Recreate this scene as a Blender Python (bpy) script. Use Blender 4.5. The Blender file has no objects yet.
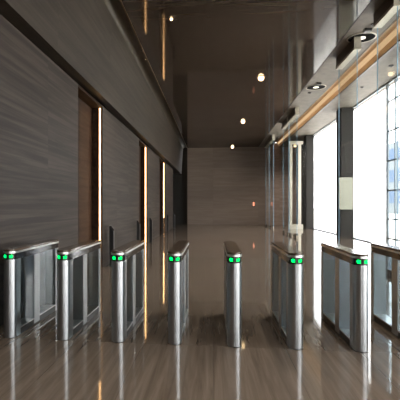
import bpy, bmesh, math, random
from mathutils import Vector, Matrix
random.seed(7)
C = bpy.context.scene.collection
sc = bpy.context.scene

# ------------------------------------------------------------------ camera model
F, CX, HY, H = 420.0, 162.2, 205.0, 1.5
PSI = math.radians(6.9)
cs, sn = math.cos(PSI), math.sin(PSI)
def ray(px, py):
    u = (px-CX)/F; v = -(py-HY)/F
    return Vector((u*cs-sn, u*sn+cs, v))
def at_floor(px, py, z=0.0):
    d = ray(px, py); t = (z-H)/d.z
    return Vector((d.x*t, d.y*t, z))
def x_at(px, Y):
    d = ray(px, HY); return d.x*(Y/d.y)
def z_at(px, py, Y):
    d = ray(px, py); return H+d.z*(Y/d.y)
def y_on_x(px, X):
    d = ray(px, HY); return d.y*(X/d.x)

cam = bpy.data.cameras.new('camera'); co = bpy.data.objects.new('camera', cam); C.objects.link(co)
co.location = (0, 0, H); co.rotation_euler = (math.pi/2, 0, PSI)
cam.sensor_width = 36; cam.sensor_fit = 'HORIZONTAL'; cam.lens = F*36/400
cam.shift_x = (200-CX)/400; cam.shift_y = (HY-200)/400
cam.clip_start = 0.02; cam.clip_end = 500
sc.camera = co
vs = sc.view_settings
sc.display_settings.display_device = 'sRGB'
vs.view_transform = 'Standard'; vs.look = 'None'; vs.gamma = 1; vs.use_curve_mapping = False
vs.exposure = 1.15
cy = sc.cycles
cy.max_bounces = 10; cy.transparent_max_bounces = 24; cy.glossy_bounces = 6; cy.diffuse_bounces = 5
cy.sample_clamp_indirect = 6.0; cy.use_denoising = True; cy.denoiser = 'OPENIMAGEDENOISE'; cy.denoising_prefilter = 'ACCURATE'; cy.denoising_input_passes = 'RGB_ALBEDO_NORMAL'; cy.denoising_quality = 'HIGH'; cy.use_adaptive_sampling = False
cy.caustics_reflective = False; cy.caustics_refractive = False

# ------------------------------------------------------------------ materials
def mat(name):
    m = bpy.data.materials.new(name); m.use_nodes = True
    nt = m.node_tree; b = nt.nodes['Principled BSDF']
    return m, nt, b
def simple(name, col, rough=.5, metal=0.0, spec=.5, bump=0.0, var=.08, scale=20, stretch=(1, 1, 1), coat=0.0):
    m, nt, b = mat(name)
    tc = nt.nodes.new('ShaderNodeTexCoord'); mp = nt.nodes.new('ShaderNodeMapping')
    mp.inputs['Scale'].default_value = stretch
    nz = nt.nodes.new('ShaderNodeTexNoise'); nz.inputs['Scale'].default_value = scale; nz.inputs['Detail'].default_value = 5
    nt.links.new(tc.outputs['Object'], mp.inputs['Vector']); nt.links.new(mp.outputs['Vector'], nz.inputs['Vector'])
    rp = nt.nodes.new('ShaderNodeValToRGB')
    rp.color_ramp.elements[0].position = .3; rp.color_ramp.elements[1].position = .7
    rp.color_ramp.elements[0].color = tuple(max(0, c*(1-var)) for c in col)+(1,)
    rp.color_ramp.elements[1].color = tuple(min(1, c*(1+var)) for c in col)+(1,)
    nt.links.new(nz.outputs['Fac'], rp.inputs['Fac']); nt.links.new(rp.outputs['Color'], b.inputs['Base Color'])
    b.inputs['Roughness'].default_value = rough; b.inputs['Metallic'].default_value = metal
    b.inputs['Specular IOR Level'].default_value = spec; b.inputs['Coat Weight'].default_value = coat
    if bump:
        bp = nt.nodes.new('ShaderNodeBump'); bp.inputs['Strength'].default_value = bump; bp.inputs['Distance'].default_value = .01
        nt.links.new(nz.outputs['Fac'], bp.inputs['Height']); nt.links.new(bp.outputs['Normal'], b.inputs['Normal'])
    return m
def wood(name, c0, c1, c2, grain, rough, spec=.5, panel=None, axes=None, seam=.55, fine=1.0):
    """straight-grained veneer; grain = mapping scale (small along the grain); panel = (w, h) of the boards in metres"""
    m, nt, b = mat(name); L = nt.links.new
    tc = nt.nodes.new('ShaderNodeTexCoord')
    base = tc.outputs['Object']
    sx = nt.nodes.new('ShaderNodeSeparateXYZ'); L(base, sx.inputs[0])
    cell = None
    vec = base
    if panel:
        cb = nt.nodes.new('ShaderNodeCombineXYZ')
        L(sx.outputs[axes[0]], cb.inputs[0]); L(sx.outputs[axes[1]], cb.inputs[1])
        br = nt.nodes.new('ShaderNodeTexBrick'); L(cb.outputs[0], br.inputs['Vector'])
        br.inputs['Scale'].default_value = 1; br.inputs['Brick Width'].default_value = panel[0]; br.inputs['Row Height'].default_value = panel[1]
        br.inputs['Mortar Size'].default_value = .004; br.inputs['Mortar Smooth'].default_value = .1
        br.inputs['Color1'].default_value = (0, 0, 0, 1); br.inputs['Color2'].default_value = (1, 1, 1, 1); br.inputs['Mortar'].default_value = (.5, .5, .5, 1)
        br.offset = panel[2] if len(panel) > 2 else 0.5
        mul = nt.nodes.new('ShaderNodeVectorMath'); mul.operation = 'MULTIPLY_ADD'
        L(br.outputs['Color'], mul.inputs[0]); mul.inputs[1].default_value = (13.7, 13.7, 13.7); L(base, mul.inputs[2])
        vec = mul.outputs[0]
    mp = nt.nodes.new('ShaderNodeMapping'); mp.inputs['Scale'].default_value = grain; L(vec, mp.inputs['Vector'])
    n1 = nt.nodes.new('ShaderNodeTexNoise'); n1.inputs['Scale'].default_value = 1.0; n1.inputs['Detail'].default_value = 7; n1.inputs['Roughness'].default_value = .62; n1.inputs['Distortion'].default_value = .4
    L(mp.outputs[0], n1.inputs['Vector'])
    rp = nt.nodes.new('ShaderNodeValToRGB'); e = rp.color_ramp.elements
    e[0].position = .40; e[0].color = c0+(1,); e[1].position = .61; e[1].color = c2+(1,)
    k = e.new(.5); k.color = c1+(1,)
    L(n1.outputs['Fac'], rp.inputs['Fac'])
    col = rp.outputs['Color']
    if panel:
        v = nt.nodes.new('ShaderNodeMapRange'); v.inputs[3].default_value = .88; v.inputs[4].default_value = 1.12
        L(br.outputs['Color'], v.inputs[0])
        m1 = nt.nodes.new('ShaderNodeMix'); m1.data_type = 'RGBA'; m1.blend_type = 'MULTIPLY'; m1.inputs[0].default_value = 1
        L(col, m1.inputs[6]); L(v.outputs[0], m1.inputs[7])
        m2 = nt.nodes.new('ShaderNodeMix'); m2.data_type = 'RGBA'; m2.blend_type = 'MULTIPLY'
        L(br.outputs['Fac'], m2.inputs[0]); L(m1.outputs[2], m2.inputs[6]); m2.inputs[7].default_value = (seam, seam, seam, 1)
        col = m2.outputs[2]
    L(col, b.inputs['Base Color'])
    b.inputs['Roughness'].default_value = rough; b.inputs['Specular IOR Level'].default_value = spec
    bp = nt.nodes.new('ShaderNodeBump'); bp.inputs['Strength'].default_value = .05*fine; bp.inputs['Distance'].default_value = .004
    L(n1.outputs['Fac'], bp.inputs['Height']); L(bp.outputs[0], b.inputs['Normal'])
    return m
def emit(name, col, s):
    m = bpy.data.materials.new(name); m.use_nodes = True; nt = m.node_tree
    nt.nodes.clear(); o = nt.nodes.new('ShaderNodeOutputMaterial'); e = nt.nodes.new('ShaderNodeEmission')
    e.inputs[0].default_value = col+(1,); e.inputs[1].default_value = s; nt.links.new(e.outputs[0], o.inputs[0]); return m
def glass(name, tint, refl=1.0, rough=.01, film=0.0, filmcol=(.8, .85, .85)):
    m = bpy.data.materials.new(name); m.use_nodes = True; nt = m.node_tree; nt.nodes.clear(); L = nt.links.new
    o = nt.nodes.new('ShaderNodeOutputMaterial'); t = nt.nodes.new('ShaderNodeBsdfTransparent'); g = nt.nodes.new('ShaderNodeBsdfGlossy')
    t.inputs[0].default_value = tint+(1,); g.inputs['Roughness'].default_value = rough; g.inputs[0].default_value = (1, 1, 1, 1)
    fr = nt.nodes.new('ShaderNodeLayerWeight'); fr.inputs['Blend'].default_value = .5
    pw = nt.nodes.new('ShaderNodeMath'); pw.operation = 'POWER'; pw.inputs[1].default_value = 5; L(fr.outputs['Facing'], pw.inputs[0])
    mm = nt.nodes.new('ShaderNodeMath'); mm.operation = 'MULTIPLY_ADD'; mm.inputs[1].default_value = .9*min(1, refl); mm.inputs[2].default_value = .04*refl; mm.use_clamp = True
    L(pw.outputs[0], mm.inputs[0])
    mx = nt.nodes.new('ShaderNodeMixShader'); L(mm.outputs[0], mx.inputs[0]); L(t.outputs[0], mx.inputs[1]); L(g.outputs[0], mx.inputs[2])
    out = mx.outputs[0]
    if film:
        d = nt.nodes.new('ShaderNodeBsdfDiffuse'); d.inputs[0].default_value = filmcol+(1,)
        m2 = nt.nodes.new('ShaderNodeMixShader'); m2.inputs[0].default_value = film; L(out, m2.inputs[1]); L(d.outputs[0], m2.inputs[2]); out = m2.outputs[0]
    L(out, o.inputs[0]); return m

M = {}
M['wall'] = wood('wall veneer', (.020, .0150, .0115), (.033, .0252, .0195), (.050, .039, .031), (9, .35, 13), .5, .16, (3.2, 1.9), ('Y', 'Z'), .8)
M['wall_up'] = wood('upper wall veneer', (.024, .018, .013), (.033, .0255, .0185), (.043, .034, .025), (9, .35, 11), .5, .16, (6.4, 2.4), ('Y', 'Z'), .8)
M['back'] = wood('back wall veneer', (.185, .140, .108), (.20, .153, .120), (.215, .167, .132), (.4, 9, 6), .5, .2, (3.4, 1.45, 0), ('X', 'Z'), .72)
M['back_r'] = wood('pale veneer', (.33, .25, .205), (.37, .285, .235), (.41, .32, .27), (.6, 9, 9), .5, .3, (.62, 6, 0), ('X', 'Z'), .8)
M['recess'] = wood('portal veneer', (.018, .009, .005), (.025, .013, .0075), (.032, .018, .010), (9, .55, 9), .65, .08)
M['ceil'] = wood('lacquered ceiling veneer', (.036, .025, .0175), (.041, .0285, .020), (.047, .033, .0235), (.5, 8, 8), .07, .22, (4.8, 1.2), ('X', 'Y'), .8, .05)
M['cove_dark'] = simple('bronze slot paint', (.05, .037, .02), .5, .2, var=.2, scale=4)
M['plaster'] = simple('grey mottled plaster', (.150, .132, .108), .6, var=.2, scale=3.5, bump=.15)
M['floor'] = None
M['dark'] = simple('black gap', (.012, .011, .01), .7)
M['bead'] = simple('bronze bead', (.22, .15, .08), .35, .8)
M['steel'] = simple('brushed steel', (.40, .41, .41), .285, 1.0, var=.03, scale=6, stretch=(2, 2, .2))
M['chrome'] = simple('polished steel', (.7, .7, .68), .28, 1.0, var=.03)
M['captop'] = wood('bronze top plate', (.05, .034, .022), (.07, .048, .032), (.09, .063, .043), (20, .8, 8), .16, .6)
M['black'] = simple('black gloss', (.012, .012, .012), .12, 0, .5)
M['blackmat'] = simple('black satin', (.02, .02, .019), .4)
M['matte'] = simple('matte black', (.008, .008, .008), .9, 0, .05)
M['kiosk'] = simple('black kiosk paint', (.018, .018, .018), .3)
M['cream'] = simple('pale metal', (.42, .39, .31), .4, .3)
M['board'] = simple('pale board', (.27, .27, .21), .6, var=.03)
M['column'] = simple('dark column cladding and passage shade', (.022, .020, .017), .7, spec=.2, var=.1, scale=2, stretch=(1, 1, .2))
M['boxdark'] = simple('dark bronze housing', (.06, .045, .032), .4, .3)
M['frame'] = simple('blue grey mullion', (.13, .16, .18), .35, .5)
M['gold'] = simple('gold cove lining', (.62, .44, .26), .45, .1, var=.05)
M['pave'] = simple('sunlit paving', (.75, .74, .7), .8)
M['facade'] = simple('blue grey facade', (.14, .16, .17), .8, spec=.1)
M['bluewin'] = simple('blue facade glass', (.03, .065, .12), .5, 0, .2)
M['led'] = emit('warm led', (1, .55, .23), 7)
M['cove_led'] = emit('cove led', (1, .66, .36), .34)
M['green'] = emit('green signal', (.0, .85, .10), 1.3)
M['greenhot'] = emit('green signal core', (.35, 1, .6), 4.0)
M['lamp'] = emit('lamp disc', (1, .70, .38), 5)
M['lampdim'] = emit('pale lens', (1, .92, .75), 1.1)
M['pink'] = emit('pink indicator', (1, .35, .2), .6)
M['glass'] = glass('clear glass', (.965, .975, .97), .4)
M['winglass'] = glass('window glass', (.98, .98, .98))
M['wing'] = glass('wing glass', (.965, .97, .96), .06, .02)
M['side'] = glass('side glass', (.84, .88, .90), .4, .02)
M['edge'] = simple('blue glass edge', (.20, .34, .44), .3, 0, .4, var=.2, scale=3)

def floor_material():
    m, nt, b = mat('polished stone floor'); L = nt.links.new
    tc = nt.nodes.new('ShaderNodeTexCoord')
    br = nt.nodes.new('ShaderNodeTexBrick')
    rot = nt.nodes.new('ShaderNodeMapping'); rot.inputs['Rotation'].default_value = (0, 0, math.pi/2)
    L(tc.outputs['Object'], rot.inputs[0]); L(rot.outputs[0], br.inputs['Vector'])
    br.inputs['Scale'].default_value = 1; br.inputs['Brick Width'].default_value = 1.5; br.inputs['Row Height'].default_value = .75; br.offset = 0.0
    br.inputs['Mortar Size'].default_value = .002; br.inputs['Mortar Smooth'].default_value = 0
    br.inputs['Color1'].default_value = (0, 0, 0, 1); br.inputs['Color2'].default_value = (1, 1, 1, 1); br.inputs['Mortar'].default_value = (.5, .5, .5, 1)
    ma = nt.nodes.new('ShaderNodeVectorMath'); ma.operation = 'MULTIPLY_ADD'; ma.inputs[1].default_value = (7.3, 7.3, 7.3)
    L(br.outputs['Color'], ma.inputs[0]); L(tc.outputs['Object'], ma.inputs[2])
    mp = nt.nodes.new('ShaderNodeMapping'); mp.inputs['Scale'].default_value = (14, .7, 1); L(ma.outputs[0], mp.inputs[0])
    nz = nt.nodes.new('ShaderNodeTexNoise'); nz.inputs['Scale'].default_value = 1; nz.inputs['Detail'].default_value = 8; nz.inputs['Roughness'].default_value = .6; nz.inputs['Distortion'].default_value = .8
    L(mp.outputs[0], nz.inputs['Vector'])
    rp = nt.nodes.new('ShaderNodeValToRGB'); e = rp.color_ramp.elements
    e[0].position = .3; e[0].color = (.088, .066, .048, 1); e[1].position = .72; e[1].color = (.165, .130, .100, 1)
    k = e.new(.5); k.color = (.122, .094, .071, 1)
    L(nz.outputs['Fac'], rp.inputs[0])
    m2 = nt.nodes.new('ShaderNodeMix'); m2.data_type = 'RGBA'; m2.blend_type = 'MULTIPLY'
    L(br.outputs['Fac'], m2.inputs[0]); L(rp.outputs[0], m2.inputs[6]); m2.inputs[7].default_value = (.6, .6, .6, 1)
    L(m2.outputs[2], b.inputs['Base Color'])
    b.inputs['Roughness'].default_value = .06; b.inputs['Specular IOR Level'].default_value = .42
    n2 = nt.nodes.new('ShaderNodeTexNoise'); n2.inputs['Scale'].default_value = 2.2; n2.inputs['Detail'].default_value = 1; L(tc.outputs['Object'], n2.inputs['Vector'])
    bp = nt.nodes.new('ShaderNodeBump'); bp.inputs['Strength'].default_value = .03; bp.inputs['Distance'].default_value = .02
    L(n2.outputs['Fac'], bp.inputs['Height']); L(bp.outputs[0], b.inputs['Normal'])
    return m
M['floor'] = floor_material()

# ------------------------------------------------------------------ mesh helpers
class MB:
    def __init__(s): s.bm = bmesh.new(); s.mi = 0
    def _f(s, vs, smooth=False):
        f = s.bm.faces.new(vs); f.material_index = s.mi; f.smooth = smooth; return f
    def box(s, a, b, bev=0.0):
        x0, y0, z0 = a; x1, y1, z1 = b
        v = [s.bm.verts.new(p) for p in ((x0,y0,z0),(x1,y0,z0),(x1,y1,z0),(x0,y1,z0),(x0,y0,z1),(x1,y0,z1),(x1,y1,z1),(x0,y1,z1))]
        fs = [s._f([v[i] for i in q]) for q in ((3,2,1,0),(4,5,6,7),(0,1,5,4),(1,2,6,5),(2,3,7,6),(3,0,4,7))]
        if bev:
            ed = list({e for f in fs for e in f.edges})
            bmesh.ops.bevel(s.bm, geom=ed, offset=bev, segments=2, affect='EDGES', profile=.5)
        return s
    def prism(s, pts, z0, z1, smooth=False, bev=0.0):
        """extrude a counter-clockwise xy outline from z0 to z1"""
        lo = [s.bm.verts.new((x, y, z0)) for x, y in pts]; hi = [s.bm.verts.new((x, y, z1)) for x, y in pts]
        n = len(pts); fs = []
        for i in range(n): s._f([lo[i], lo[(i+1) % n], hi[(i+1) % n], hi[i]], smooth)
        f0 = s._f(lo[::-1]); f1 = s._f(hi)
        if bev:
            bmesh.ops.bevel(s.bm, geom=list(f1.edges)+list(f0.edges), offset=bev, segments=2, affect='EDGES', profile=.5)
        return s
    def extrude_y(s, prof, y0, y1, smooth=False):
        """closed xz outline swept along y"""
        a = [s.bm.verts.new((x, y0, z)) for x, z in prof]; b = [s.bm.verts.new((x, y1, z)) for x, z in prof]; n = len(prof)
        for i in range(n): s._f([a[i], a[(i+1) % n], b[(i+1) % n], b[i]], smooth)
        s._f(a[::-1]); s._f(b); return s
    def cyl(s, c, r0, r1, z0, z1, n=32, smooth=True, cap=True):
        lo = [s.bm.verts.new((c[0]+r0*math.cos(2*math.pi*i/n), c[1]+r0*math.sin(2*math.pi*i/n), z0)) for i in range(n)]
        hi = [s.bm.verts.new((c[0]+r1*math.cos(2*math.pi*i/n), c[1]+r1*math.sin(2*math.pi*i/n), z1)) for i in range(n)]
        for i in range(n): s._f([lo[i], lo[(i+1) % n], hi[(i+1) % n], hi[i]], smooth)
        if cap: s._f(lo[::-1]); s._f(hi)
        return s
    def ring(s, c, r0, r1, z0, z1, n=40):
        prof = ((r0, z0), (r1, z0), (r1, z1), (r0, z1)); rows = []
        for i in range(n):
            a = 2*math.pi*i/n
            rows.append([s.bm.verts.new((c[0]+r*math.cos(a), c[1]+r*math.sin(a), z)) for r, z in prof])
        for i in range(n):
            p, q = rows[i], rows[(i+1) % n]
            for j in range(4): s._f([p[j], q[j], q[(j+1) % 4], p[(j+1) % 4]])
        return s
    def build(s, name, m, parent=None, loc=None):
        bmesh.ops.recalc_face_normals(s.bm, faces=s.bm.faces)
        for e in s.bm.edges:
            if len(e.link_faces) == 2 and e.calc_face_angle(0) > .6: e.smooth = False
        me = bpy.data.meshes.new(name); s.bm.to_mesh(me); s.bm.free()
        for k in (m if isinstance(m, (list, tuple)) else [m]): me.materials.append(k)
        o = bpy.data.objects.new(name, me); C.objects.link(o)
        if parent: o.parent = parent
        if loc is not None: o.location = loc
        return o
def tag(o, label, cat, group=None):
    o['label'] = label; o['category'] = cat
    if group: o['group'] = group
    return o
def thing(name, label, cat, loc=(0, 0, 0), group=None):
    o = bpy.data.objects.new(name, None); C.objects.link(o); o.location = loc; o.empty_display_size = .1
    return tag(o, label, cat, group)
def struct(mb, name, m):
    o = mb.build(name, m); o['kind'] = 'structure'; return o
def dup(root, loc, label):
    r = root.copy(); C.objects.link(r); r.location = loc; r['label'] = label
    for ch in list(root.children):
        c = ch.copy(); C.objects.link(c); c.parent = r
        for g in ch.children:
            d = g.copy(); C.objects.link(d); d.parent = c
    return r

# ------------------------------------------------------------------ room dimensions
ZC = H+4.38                      # ceiling
XL, XU, XCE = -2.60, -2.33, -1.96   # lower wall, upper wall, edge of the timber ceiling
XG, XC0, XC1, XW = 3.37, 4.32, 4.90, 6.20
YB = 32.4; Y0 = -11.0            # end wall, wall behind the viewer
YE = y_on_x(173, XL)             # lower left wall stops here
ZH = 3.82                        # portal heads
ops = [(y_on_x(78, XL), y_on_x(102.5, XL)), (y_on_x(139, XL), y_on_x(147, XL)), (y_on_x(159.5, XL), y_on_x(164.8, XL))]

struct(MB().box((-4.2, Y0-.3, -.2), (XW+.05, YB+2.5, 0)), 'floor', M['floor'])
# left wall: timber panels between the portals
w = MB(); ys = [Y0]+[v for o in ops for v in o]+[YE]
for i in range(0, len(ys), 2): w.box((XL-.5, ys[i], 0), (XL, ys[i+1], ZH+.03))
struct(w, 'wall_left', M['wall'])
w = MB()
for a, b in ops: w.box((XL-.5, a, ZH-.02), (XL-.005, b, ZH+.03))
struct(w, 'trim_1', M['recess'])
struct(MB().box((XL-.5, Y0, ZH+.03), (XL-.15, YE, 3.93)), 'trim_2', M['dark'])
struct(MB().extrude_y([(XL-.5, 3.93), (XU-.12, 3.93), (XU, ZC+.02), (XU, ZC+.3), (XL-.5, ZC+.3)], Y0, YB+.5), 'wall_left_upper', M['wall_up'])
for i, (a, b) in enumerate(ops):
    d = MB().box((XL-.5, a-.02, 0), (XL-.26, (a+b)/2-.004, ZH)).box((XL-.5, (a+b)/2+.004, 0), (XL-.26, b+.02, ZH))
    struct(d, 'door_%d' % (i+1), M['recess'])
    struct(MB().box((XL-.26, a-.001, 0), (XL, a+.012, ZH-.02)).box((XL-.26, b-.012, 0), (XL, b+.001, ZH-.02)), 'trim_%d' % (i+3), M['recess'])
# passage beyond the left wall, its shade put into the dark colour
struct(MB().box((-4.2, YB+.5, 0), (XCE, YB+.8, ZC+.3)), 'wall_back_passage', M['column'])
struct(MB().box((-4.2, YE-.3, 3.93), (XL-.4, YB+.8, 4.1)), 'ceiling_passage', M['column'])
struct(MB().box((-4.2, YE-.3, 0), (XL-.45, YE, 3.93)), 'wall_front_passage', M['column'])
struct(MB().box((-4.2, YE, 0), (-4.0, YB+.5, 3.93)), 'wall_left_passage', M['column'])
struct(MB().box((XCE, YB, 0), (3.95, YB+.3, ZC+.3)), 'wall_back', M['back'])
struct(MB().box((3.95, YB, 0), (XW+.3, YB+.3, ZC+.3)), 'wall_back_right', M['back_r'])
# ceilings
struct(MB().box((XCE, Y0, ZC), (XG, YB, ZC+.3)), 'ceiling', M['ceil'])
def slot_profile():
    n = 12; c = (XU+XCE)/2; q = (XCE-XU)/2
    return [(c-q*math.cos(math.pi*i/n), ZC+.13*math.sin(math.pi*i/n)) for i in range(n+1)]+[(XCE, ZC+.3), (XU, ZC+.3)]
struct(MB().extrude_y(slot_profile(), Y0, YB+.5, True), 'ceiling_slot', M['cove_dark'])
struct(MB().box((XCE-.02, Y0, ZC-.012), (XCE+.01, YB, ZC+.01)), 'trim_6', M['bead'])
struct(MB().box((XG, Y0, ZC+.005), (XC0, YB, ZC+.3)).box((XC1+.1, Y0, ZC+.005), (XW+.3, YB, ZC+.3)).box((XC0, Y0, ZC+.36), (XC1+.1, YB, ZC+.4)), 'ceiling_right', M['plaster'])
struct(MB().box((XG-.012, Y0, ZC-.004), (XG+.012, YB, ZC+.02)), 'trim_7', M['dark'])
# cove lining: a concave gold trough with a lip
def cove_profile():
    n = 14; cxm = (XC0+XC1)/2; r = (XC1-XC0)/2; hgt = .34
    inn = [(cxm-r*math.cos(math.pi*i/n), ZC+.005+hgt*math.sin(math.pi*i/n)) for i in range(n+1)]
    out = [(XC1+.012, ZC+.005), (XC1+.012, ZC+.36), (XC0-.0, ZC+.36)]
    return inn+out
struct(MB().extrude_y(cove_profile(), Y0, YB, True), 'trim_8', M['gold'])
struct(MB().box((XC1+.012, Y0, ZC-.03), (XC1+.1, YB, ZC+.3)), 'trim_9', M['boxdark'])
struct(MB().box((XC0-.02, Y0, ZC-.01), (XC0+.005, YB, ZC+.012)), 'trim_10', M['bead'])
def led_profile():
    c = (XC0+XC1)/2; q = (XC1-XC0)/2; n = 6; a0, a1 = math.radians(26), math.radians(54)
    an = [a0+(a1-a0)*i/n for i in range(n+1)]
    return [(c+q*.985*math.cos(v), ZC+.005+.34*.985*math.sin(v)) for v in an]+[(c+q*.95*math.cos(v), ZC+.005+.34*.95*math.sin(v)) for v in an[::-1]]
cl = MB().extrude_y(led_profile(), Y0+.2, YB-.1).build('cove_light', M['cove_led'])
tag(cl, 'long warm cove light running down the golden ceiling trough by the windows', 'light')

# right wall: piers, glazing
def face_y(pxl): return y_on_x(pxl, XW)
P1, P2, CW = y_on_x(313, XW), y_on_x(352.3, XW), y_on_x(385, XW)
print('PIERS', P1, P2, CW, x_at(306.3, P1), x_at(341.2, P2))
piers = [(P1, P1+.7, x_at(306.3, P1)), (P2, P2+.75, x_at(341.2, P2)), (12.2, 13.0, XW-.56), (5.1, 5.9, XW-.56), (-2.0, -1.2, XW-.56), (Y0, -8.3, XW-.56)]
w = MB()
for a, b, x in piers: w.box((x, a, 0), (XW+.06, b, ZC+.01))
w.box((XW, P1+.7, 0), (XW+.06, YB, ZC+.01))
struct(w, 'wall_right', M['column'])
bays = [(P2+.75, P1), (13.0, P2), (5.9, 12.2), (-1.2, 5.1), (-8.3, -2.0)]
for i, (a, b) in enumerate(bays):
    g = MB().box((XW+.03, a, .04), (XW+.045, b, ZC-.04))
    o = struct(g, 'window_%d' % (i+1), M['winglass'])
    fr = MB().box((XW+.01, a, 0), (XW+.08, b, .04)).box((XW+.01, a, ZC-.04), (XW+.08, b, ZC))
    if i >= 1:
        z1 = CW if i == 1 else b
        y = a+.55
        while y < z1:
            fr.box((XW+.046, y-.025, .04), (XW+.1, y+.025, ZC-.04)); y += .62
        for z in (.3, 1.0, 2.02, 3.08, 4.14, 5.2): fr.box((XW+.047, a, z-.025), (XW+.09, z1, z+.025))
        if i == 1: fr.box((XW+.046, z1-.04, .04), (XW+.11, z1+.04, ZC-.04))
    f = fr.build('window_frame', M['frame'], o)
# wall behind the viewer with a glazed entrance
w = MB().box((-4.2, Y0-.3, 0), (.7, Y0, ZC+.3)).box((.7, Y0-.3, 4.0), (2.9, Y0, ZC+.3)).box((2.9, Y0-.3, 0), (XW+.3, Y0, ZC+.3))
struct(w, 'wall_front', M['plaster'])
o = struct(MB().box((.7, Y0-.16, .05), (2.9, Y0-.14, 3.95)), 'window_6', M['winglass'])
fr = MB()
for x in (.74, 1.8, 2.86): fr.box((x-.04, Y0-.2, 0), (x+.04, Y0-.1, 4.0))
fr.box((.7, Y0-.2, 2.6), (2.9, Y0-.1, 2.68))
fr.build('window_frame', M['frame'], o)

# ------------------------------------------------------------------ light strips in the portals
lab = ['tall warm light strip in the nearest left wall portal', 'warm vertical light strip in the middle left wall portal',
       'warm vertical light strip in the farthest lit portal of the left wall']
for i, (a, b) in enumerate(ops):
    t = thing('light_strip', lab[i], 'light', (XL-.055, b-.012, 0), 'light strips in the wall portals')
    MB().box((-.034, -.016, .01), (.034, 0, ZH-.03)).build('housing', M['bead'], t)
    MB().box((-.013, -.022, .012), (.013, -.016, ZH-.035)).build('diffuser', M['led'], t)

# ------------------------------------------------------------------ black kiosk posts along the left wall
def kiosk(label, loc):
    t = thing('kiosk_post', label, 'post', loc, 'kiosk posts along the left wall')
    MB().box((-.07, -.09, 0), (.07, .09, .015), .004).build('foot_plate', M['blackmat'], t)
    b = MB(); 
    prof = [(-.05, .015), (.05, .015), (.05, .86), (-.05, 1.0)]
    b.extrude_y(prof, -.065, .065); b.build('body', M['kiosk'], t)
    s = MB(); p = Vector((.0, 0, .9315)); 
    s.extrude_y([(-.04, .987), (.042, .872), (.0445, .8735), (-.0375, .9885)], -.05, .05); s.build('screen', M['black'], t)
    return t
kp = [(112, 'black kiosk post just past the nearest wall portal'), (138.5, 'black kiosk post before the second light strip'),
      (151, 'black kiosk post just past the second light strip'), (162.8, 'black kiosk post in front of the farthest light strip'),
      (167.8, 'black kiosk post just past the farthest light strip'), (174.2, 'farthest black kiosk post, at the end of the left wall')]
k0 = None
for px, l in kp:
    loc = (XL+.14, y_on_x(px, XL+.14), 0)
    if k0 is None: k0 = kiosk(l, loc)
    else: dup(k0, loc, l)

# ------------------------------------------------------------------ speed gates
GW, GL, GH = .150, 1.42, 1.0
def stadium(w, y0, y1, n=14, rear=True):
    r = w/2; p = [(r*math.cos(math.pi+math.pi*i/n), y0+r+r*math.sin(math.pi+math.pi*i/n)) for i in range(n+1)]
    if rear: p += [(r*math.cos(math.pi*i/n), y1-r+r*math.sin(math.pi*i/n)) for i in range(n+1)]
    else: p += [(r, y1), (-r, y1)]
    return p
def make_gate(label, loc):
    t = thing('speed_gate', label, 'gate', loc, 'row of speed gates')
    r = GW/2
    MB().prism(stadium(GW*.97, .004, .16, rear=False), 0, .006).build('base_plate', M['black'], t)
    MB().prism(stadium(GW, 0, .165, 24, rear=False), .006, .885, True).build('front_post', M['steel'], t)
    MB().prism([(-r-.002, .54), (r+.002, .54), (r+.002, .70), (-r-.002, .70)], .02, .885).build('middle_post', M['steel'], t)
    rp = [(x, GL-y) for x, y in stadium(GW, 0, .165, 24, rear=False)][::-1]
    MB().prism(rp, 0.0, .885, True).build('rear_post', M['steel'], t)
    MB().box((-r+.004, .165, .0), (r-.004, GL-.165, .075)).build('bottom_rail', M['blackmat'], t)
    MB().box((-r-.001, .165, .075), (r+.001, .54, .088), .002).box((-r-.001, .70, .075), (r+.001, GL-.165, .088), .002).build('rail_trim', M['chrome'], t)
    MB().prism(stadium(GW-.004, .002, GL-.002, 24), .885, .955, True).build('fascia_band', M['black'], t)
    cp = MB().prism(stadium(GW+.012, -.006, GL+.006, 24), .955, .976, True, .003).build('top_cap', M['chrome'], t)
    MB().prism(stadium(GW+.002, -.001, GL+.001, 24), .976, 1.0, True).build('top_plate', M['captop'], cp)
    for a, b in ((.165, .54), (.70, GL-.165)):
        for s in (-1, 1):
            x0, x1 = sorted((s*(r-.012), s*(r-.004)))
            MB().box((x0, a, .088), (x1, b, .885)).build('side_glass', M['side'], t)
    # green arrows on the curved nose, left one pointing in, right one likewise
    for s in (-1, 1):
        outl = [(0, -.023), (.010, -.023), (.010, .0), (.023, .0), (0, .023), (-.023, .0), (-.010, .0), (-.010, -.023)]
        b = MB(); bm = b.bm
        a0 = math.radians(35)*s
        def on(u, v, off):
            x = s*.033; ang = math.asin(max(-1, min(1, (x+u*.9)/r)))
            return ((r-.002+off)*math.sin(ang), r-(r-.002+off)*math.cos(ang), .92+v)
        # rotate the arrow to point outwards and down
        pts = []
        ca, sa = math.cos(math.radians(135*s)), math.sin(math.radians(135*s))
        for u, v in outl: pts.append((u*ca+v*sa*-1, u*sa+v*ca))
        lo = [bm.verts.new(on(u, v, .0005)) for u, v in pts]; hi = [bm.verts.new(on(u, v, .004)) for u, v in pts]
        n = len(pts)
        for i in range(n): b._f([lo[i], lo[(i+1) % n], hi[(i+1) % n], hi[i]])
        bmesh.ops.triangulate(bm, faces=[b._f(hi)]); bmesh.ops.triangulate(bm, faces=[b._f(lo[::-1])])
        b.build('green_arrow', M['green'], t)
    return t
def wing(t, s, reach):
    r = GW/2; x0, x1 = sorted((s*(r+.001), s*(r+reach)))
    g = MB().box((x0, 0.615, .14), (x1, .627, .86)).build('glass_wing', M['wing'], t)
bases = [(8.3, 338.0), (62.5, 339.8), (117.6, 341.9), (174.4, 344.8), (234.6, 347.4), (296.8, 350.0), (362.6, 352.6)]
fl = [at_floor(*b) for b in bases]
n = len(fl)
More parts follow.
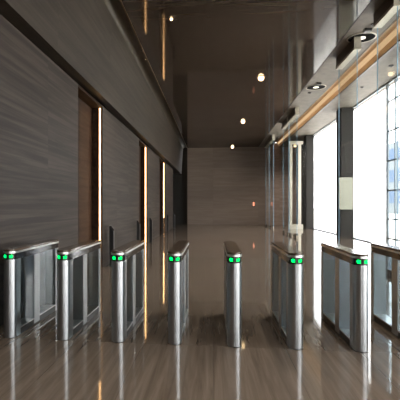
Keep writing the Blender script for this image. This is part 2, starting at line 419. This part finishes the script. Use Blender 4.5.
print('GATES', [(round(p.x, 3), round(p.y, 3)) for p in fl])
# straight evenly spaced row fitted to the seven visible fronts
mx = sum(p.x for p in fl)/n; im = (n-1)/2
pitch = sum((i-im)*(p.x-mx) for i, p in enumerate(fl))/sum((i-im)**2 for i in range(n))
gy = sum(p.y for p in fl)/n-.015
print('PITCH', pitch, mx, gy)
glabels = ['leftmost stainless speed gate of the row, nearest the left wall',
           'second speed gate from the left, its far end before the nearest light strip',
           'third speed gate from the left, before the second light strip',
           'fourth speed gate from the left, standing almost end-on',
           'fifth speed gate from the left, seen end-on before the back wall',
           'sixth speed gate from the left, in front of the tall glass doors',
           'seventh speed gate from the left, in front of the bright window',
           'rightmost speed gate, cut off by the right edge of the photo']
g0 = None
for i in range(8):
    loc = (fl[i].x if i < 7 else fl[6].x+pitch, gy, 0)
    if g0 is None: g = g0 = make_gate(glabels[0], loc)
    else: g = dup(g0, loc, glabels[i])
    g['wings'] = 1
gates = [o for o in C.objects if o.name.startswith('speed_gate')]
reach = (pitch-GW)/2-.006
gates = sorted(gates, key=lambda o: o.location.x)
for i, g in enumerate(gates):
    if i > 0: wing(g, -1, (g.location.x-gates[i-1].location.x-GW)/2-.006)
    wing(g, 1, (gates[i+1].location.x-g.location.x-GW)/2-.006 if i < 7 else reach)
    del g['wings']

# ------------------------------------------------------------------ tall glass doors with head housings and floor patches
XD = 3.73
def make_door(label, y0, y1):
    t = thing('glass_door', label, 'glass door', (XD, (y0+y1)/2, 0), 'tall glass doors on the right')
    l = (y1-y0)/2
    p = MB().box((-.010, -l, .05), (.010, l, 5.56))
    p.bm.normal_update()
    for f in p.bm.faces: f.material_index = 1 if abs(f.normal.y) > .5 or f.calc_center_median().y in (-l, l) else 0
    p.build('pane', [M['glass'], M['edge']], t)
    hb = MB().box((-.08, -l-.02, 5.62), (.08, l+.02, ZC-.001)).build('head_housing', M['boxdark'], t)
    MB().box((-.085, -l-.03, 5.55), (.1, l+.03, 5.62), .006).build('head_channel', M['cream'], hb)
    MB().box((-.085, -l-.035, 5.62), (.085, -l-.021, ZC-.002)).build('end_plate', M['cream'], hb)
    for s in (-1, 1):
        a, b = sorted((s*l, s*(l-.42)))
        f = MB().box((-.03, a, .0), (.03, b, .13), .005).build('patch_fitting', M['boxdark'], t)
        e0, e1 = sorted((s*(l-.002), s*(l+.006)))
        MB().box((-.03, e0, .0), (.03, e1, .13)).build('end_cap', M['cream'], f)
    return t
def yy(px): return y_on_x(px, XD)
doors = [(yy(397.5), yy(377.5), 'nearest tall glass door, at the right edge of the photo'),
         (yy(357.2), yy(339), 'tall glass door in front of the white window and its column'),
         (yy(297), yy(289.5), 'tall glass door standing just beyond the sixth speed gate, its head box near the golden trough'),
         (yy(288.7), yy(283.3), 'tall glass door directly behind the one beyond the sixth speed gate'),
         (yy(273.5), yy(269.5), 'far tall glass door, second from the end of the row'),
         (yy(269.0), yy(265.8), 'farthest tall glass door, nearest the back wall')]
for y0, y1, l in doors: make_door(l, y0, y1)

# glass screen with pale rails standing across, near the far column
t = thing('glass_screen', 'pale railed glass screen beside the far dark column', 'glass screen', (x_at(296, P1), P1-.02, 0))
MB().box((-.42, -.012, .12), (.58, .012, 5.42)).build('pane', M['wing'], t)
MB().box((-.45, -.05, .0), (.42, .05, .28), .01).build('bottom_rail', M['cream'], t)
MB().box((-.42, -.05, 5.30), (.42, .05, 5.5), .01).build('top_rail', M['cream'], t)
MB().box((-.42, -.05, .28), (-.24, .05, 5.3), .01).build('reflection_strip', M['cream'], t)  # lights mirrored in the pane, modelled as pale upright strips
MB().box((.12, -.05, .28), (.30, .05, 5.3), .01).build('reflection_strip', M['cream'], t)  # second mirrored light, also a solid pale strip

# pale board on the column
t = tag(MB().box((x_at(339.2, P2-.08), P2-.08, z_at(345, 209.5, P2)), (x_at(353, P2-.08), P2-.003, z_at(345, 177.5, P2)), .01).build('sign_board', M['board']),
        'blank pale board fixed to the dark column by the window', 'board')

# ------------------------------------------------------------------ ceiling fixtures
def on_ceiling(px, py, z=ZC):
    d = ray(px, py); tt = (z-H)/d.z; return Vector((d.x*tt, d.y*tt, z))
for (px, py, r, l) in ((261, 77, .14, 'largest glowing downlight in the dark timber ceiling'),
                       (243, 121, .135, 'middle glowing downlight in the dark timber ceiling'),
                       (232.3, 147, .14, 'farthest downlight, where the timber ceiling meets the back wall'),
                       (171.5, 18.5, .045, 'tiny downlight at the left of the dark timber ceiling')):
    p = on_ceiling(px, py)
    if p.y > YB-.3: p.y = YB-.5
    t = thing('downlight', l, 'light', p, 'downlights in the timber ceiling')
    MB().ring((0, 0), r*.82, r, -.012, 0).build('rim', M['bead'], t)
    hd = MB().cyl((0, 0), r*.72, r*.8, -.03, .06, 24); hd.bm.transform(Matrix.Translation((0, 0, -r*.22)) @ Matrix.Rotation(math.radians(-58), 4, 'X')); hd.build('head', M['bead'], t)
    ln = MB().cyl((0, 0), r*.66, r*.66, -.036, -.0305, 24); ln.bm.transform(Matrix.Translation((0, 0, -r*.22)) @ Matrix.Rotation(math.radians(-58), 4, 'X')); ln.build('lens', M['lamp'], t)
for (px, py, r, l) in ((361.5, 37.5, .36, 'nearer large black round ceiling fitting beside the golden trough'),
                       (316, 87, .36, 'farther large black round ceiling fitting beside the golden trough')):
    p = on_ceiling(px, py, ZC+.005)
    t = thing('ceiling_fitting', l, 'ceiling fitting', p, 'round ceiling fittings')
    MB().ring((0, 0), r-.03, r, -.022, 0).build('rim', M['cream'], t)
    MB().ring((0, 0), .1, r-.03, -.012, -.001).build('dark_disc', M['matte'], t)
    MB().cyl((0, 0), .1, .1, -.022, -.001, 28).build('lens', M['lampdim'], t)
    MB().box((-.12, -r-.26, -.07), (.05, -r-.1, 0), .01).build('sensor_box', M['blackmat'], t)
for (px, py, r, l, zz) in ((374, 24, .07, 'small black ceiling spot above the nearest glass door', ZC+.005),
                       (309.5, 92.5, .07, 'small black ceiling spot beside the farther round fitting', ZC+.005),
                       (391, 65.5, .07, 'small black ceiling spot close to the window head', ZC+.005),
                       (362, 87, .06, 'small black ceiling spot between golden trough and white window', ZC+.005),
                       (142, 50, .05, 'small dark spot in the bronze ceiling slot', ZC+.125)):
    p = on_ceiling(px, py, zz)
    t = thing('ceiling_spot', l, 'ceiling spot', p, 'small ceiling spots')
    MB().ring((0, 0), r*.7, r, -.03, 0, 24).build('rim', M['blackmat'], t)
    MB().cyl((0, 0), r*.7, r*.7, -.02, -.001, 20).build('lens', M['black'], t)
p = on_ceiling(146.3, 59, ZC+.125)
t = thing('downlight', 'small glowing downlight in the bronze slot along the left wall', 'light', p)
MB().ring((0, 0), .035, .05, -.014, 0, 24).build('rim', M['bead'], t)
MB().cyl((0, 0), .034, .034, -.01, -.001, 20).build('lens', M['lamp'], t)
# pink indicator plate on the back wall
d = ray(253.7, 204); k = (YB-.02)/d.y
t = thing('wall_plate', 'small plate with a pink light on the back wall', 'wall plate', (d.x*k, YB-.001, H+d.z*k))
MB().box((-.1, -.02, -.2), (.1, 0, .2), .004).build('plate', M['blackmat'], t)
MB().box((-.06, -.03, -.15), (.06, -.02, .15)).build('indicator', M['pink'], t)

# ------------------------------------------------------------------ outside
struct(MB().box((XW+.3, -60, -.3), (140, 160, -.12)), 'ground_outside', M['pave'])
struct(MB().box((-60, -80, -.3), (XW+.3, Y0-.3, -.12)), 'ground_entrance', M['plaster'])
t = thing('office_building', 'blue grey building with dark blue windows seen through the right hand glazing', 'building', (34, y_on_x(386, 34)-19, -.12))
MB().box((0, -20, 0), (14, 19, 13.5)).build('wall', M['facade'], t)
wb = None
for r_ in range(3):
    for c_ in range(9):
        z = 2.0+r_*4; y = -19+c_*4.2
        m = MB().box((-.08, y, z), (.05, y+3.2, z+2.3))
        m.build('window', M['bluewin'], t)
# lamps of the downlights, and unseen ones added along their rows as fill
def lamp(x, y, e, size=1.9):
    l = bpy.data.lights.new('downlight_and_fill_lamp', 'SPOT'); l.energy = e; l.color = (1, .92, .82); l.spot_size = size; l.spot_blend = 1.0; l.shadow_soft_size = .035
    o = bpy.data.objects.new('downlight_and_fill_lamp', l); C.objects.link(o); o.location = (x, y, ZC-.13)
lamp(1.55, 29, 190)
lamp(5.4, 28.9, 330, 2.4)  # fill lamp added to brighten the pale end wall, no fitting there
for x, y in ((1.6, 22), (1.65, 14.5), (1.7, 7.2), (-.9, 10), (-.9, 1), (-.9, 17), (1.7, -.5), (1.7, -7)): lamp(x, y, 260)
# daylight
wd = bpy.data.worlds.new('world'); sc.world = wd; wd.use_nodes = True
bg = wd.node_tree.nodes['Background']; bg.inputs[0].default_value = (.97, .98, 1, 1); bg.inputs[1].default_value = 4.2
sl = bpy.data.lights.new('sun', 'SUN'); sl.energy = 4.0; sl.angle = .02; sl.color = (1, .95, .87)
so = bpy.data.objects.new('sun', sl); C.objects.link(so)
so.rotation_euler = Vector((.1, .55, -.95)).to_track_quat('-Z', 'Y').to_euler()
l = bpy.data.lights.new('daylight_portal', 'AREA'); l.shape = 'RECTANGLE'; l.size = 2.2; l.size_y = 4.0; l.cycles.is_portal = True
o = bpy.data.objects.new('daylight_portal', l); C.objects.link(o); o.location = (1.8, Y0-.35, 2.0)
o.rotation_euler = Vector((0, 1, 0)).to_track_quat('-Z', 'Z').to_euler()
for i, (a, b) in enumerate(bays):
    l = bpy.data.lights.new('daylight_portal', 'AREA'); l.shape = 'RECTANGLE'; l.size = b-a; l.size_y = ZC; l.cycles.is_portal = True
    o = bpy.data.objects.new('daylight_portal', l); C.objects.link(o); o.location = (XW+.28, (a+b)/2, ZC/2)
    o.rotation_euler = Vector((-1, 0, 0)).to_track_quat('-Z', 'Z').to_euler()
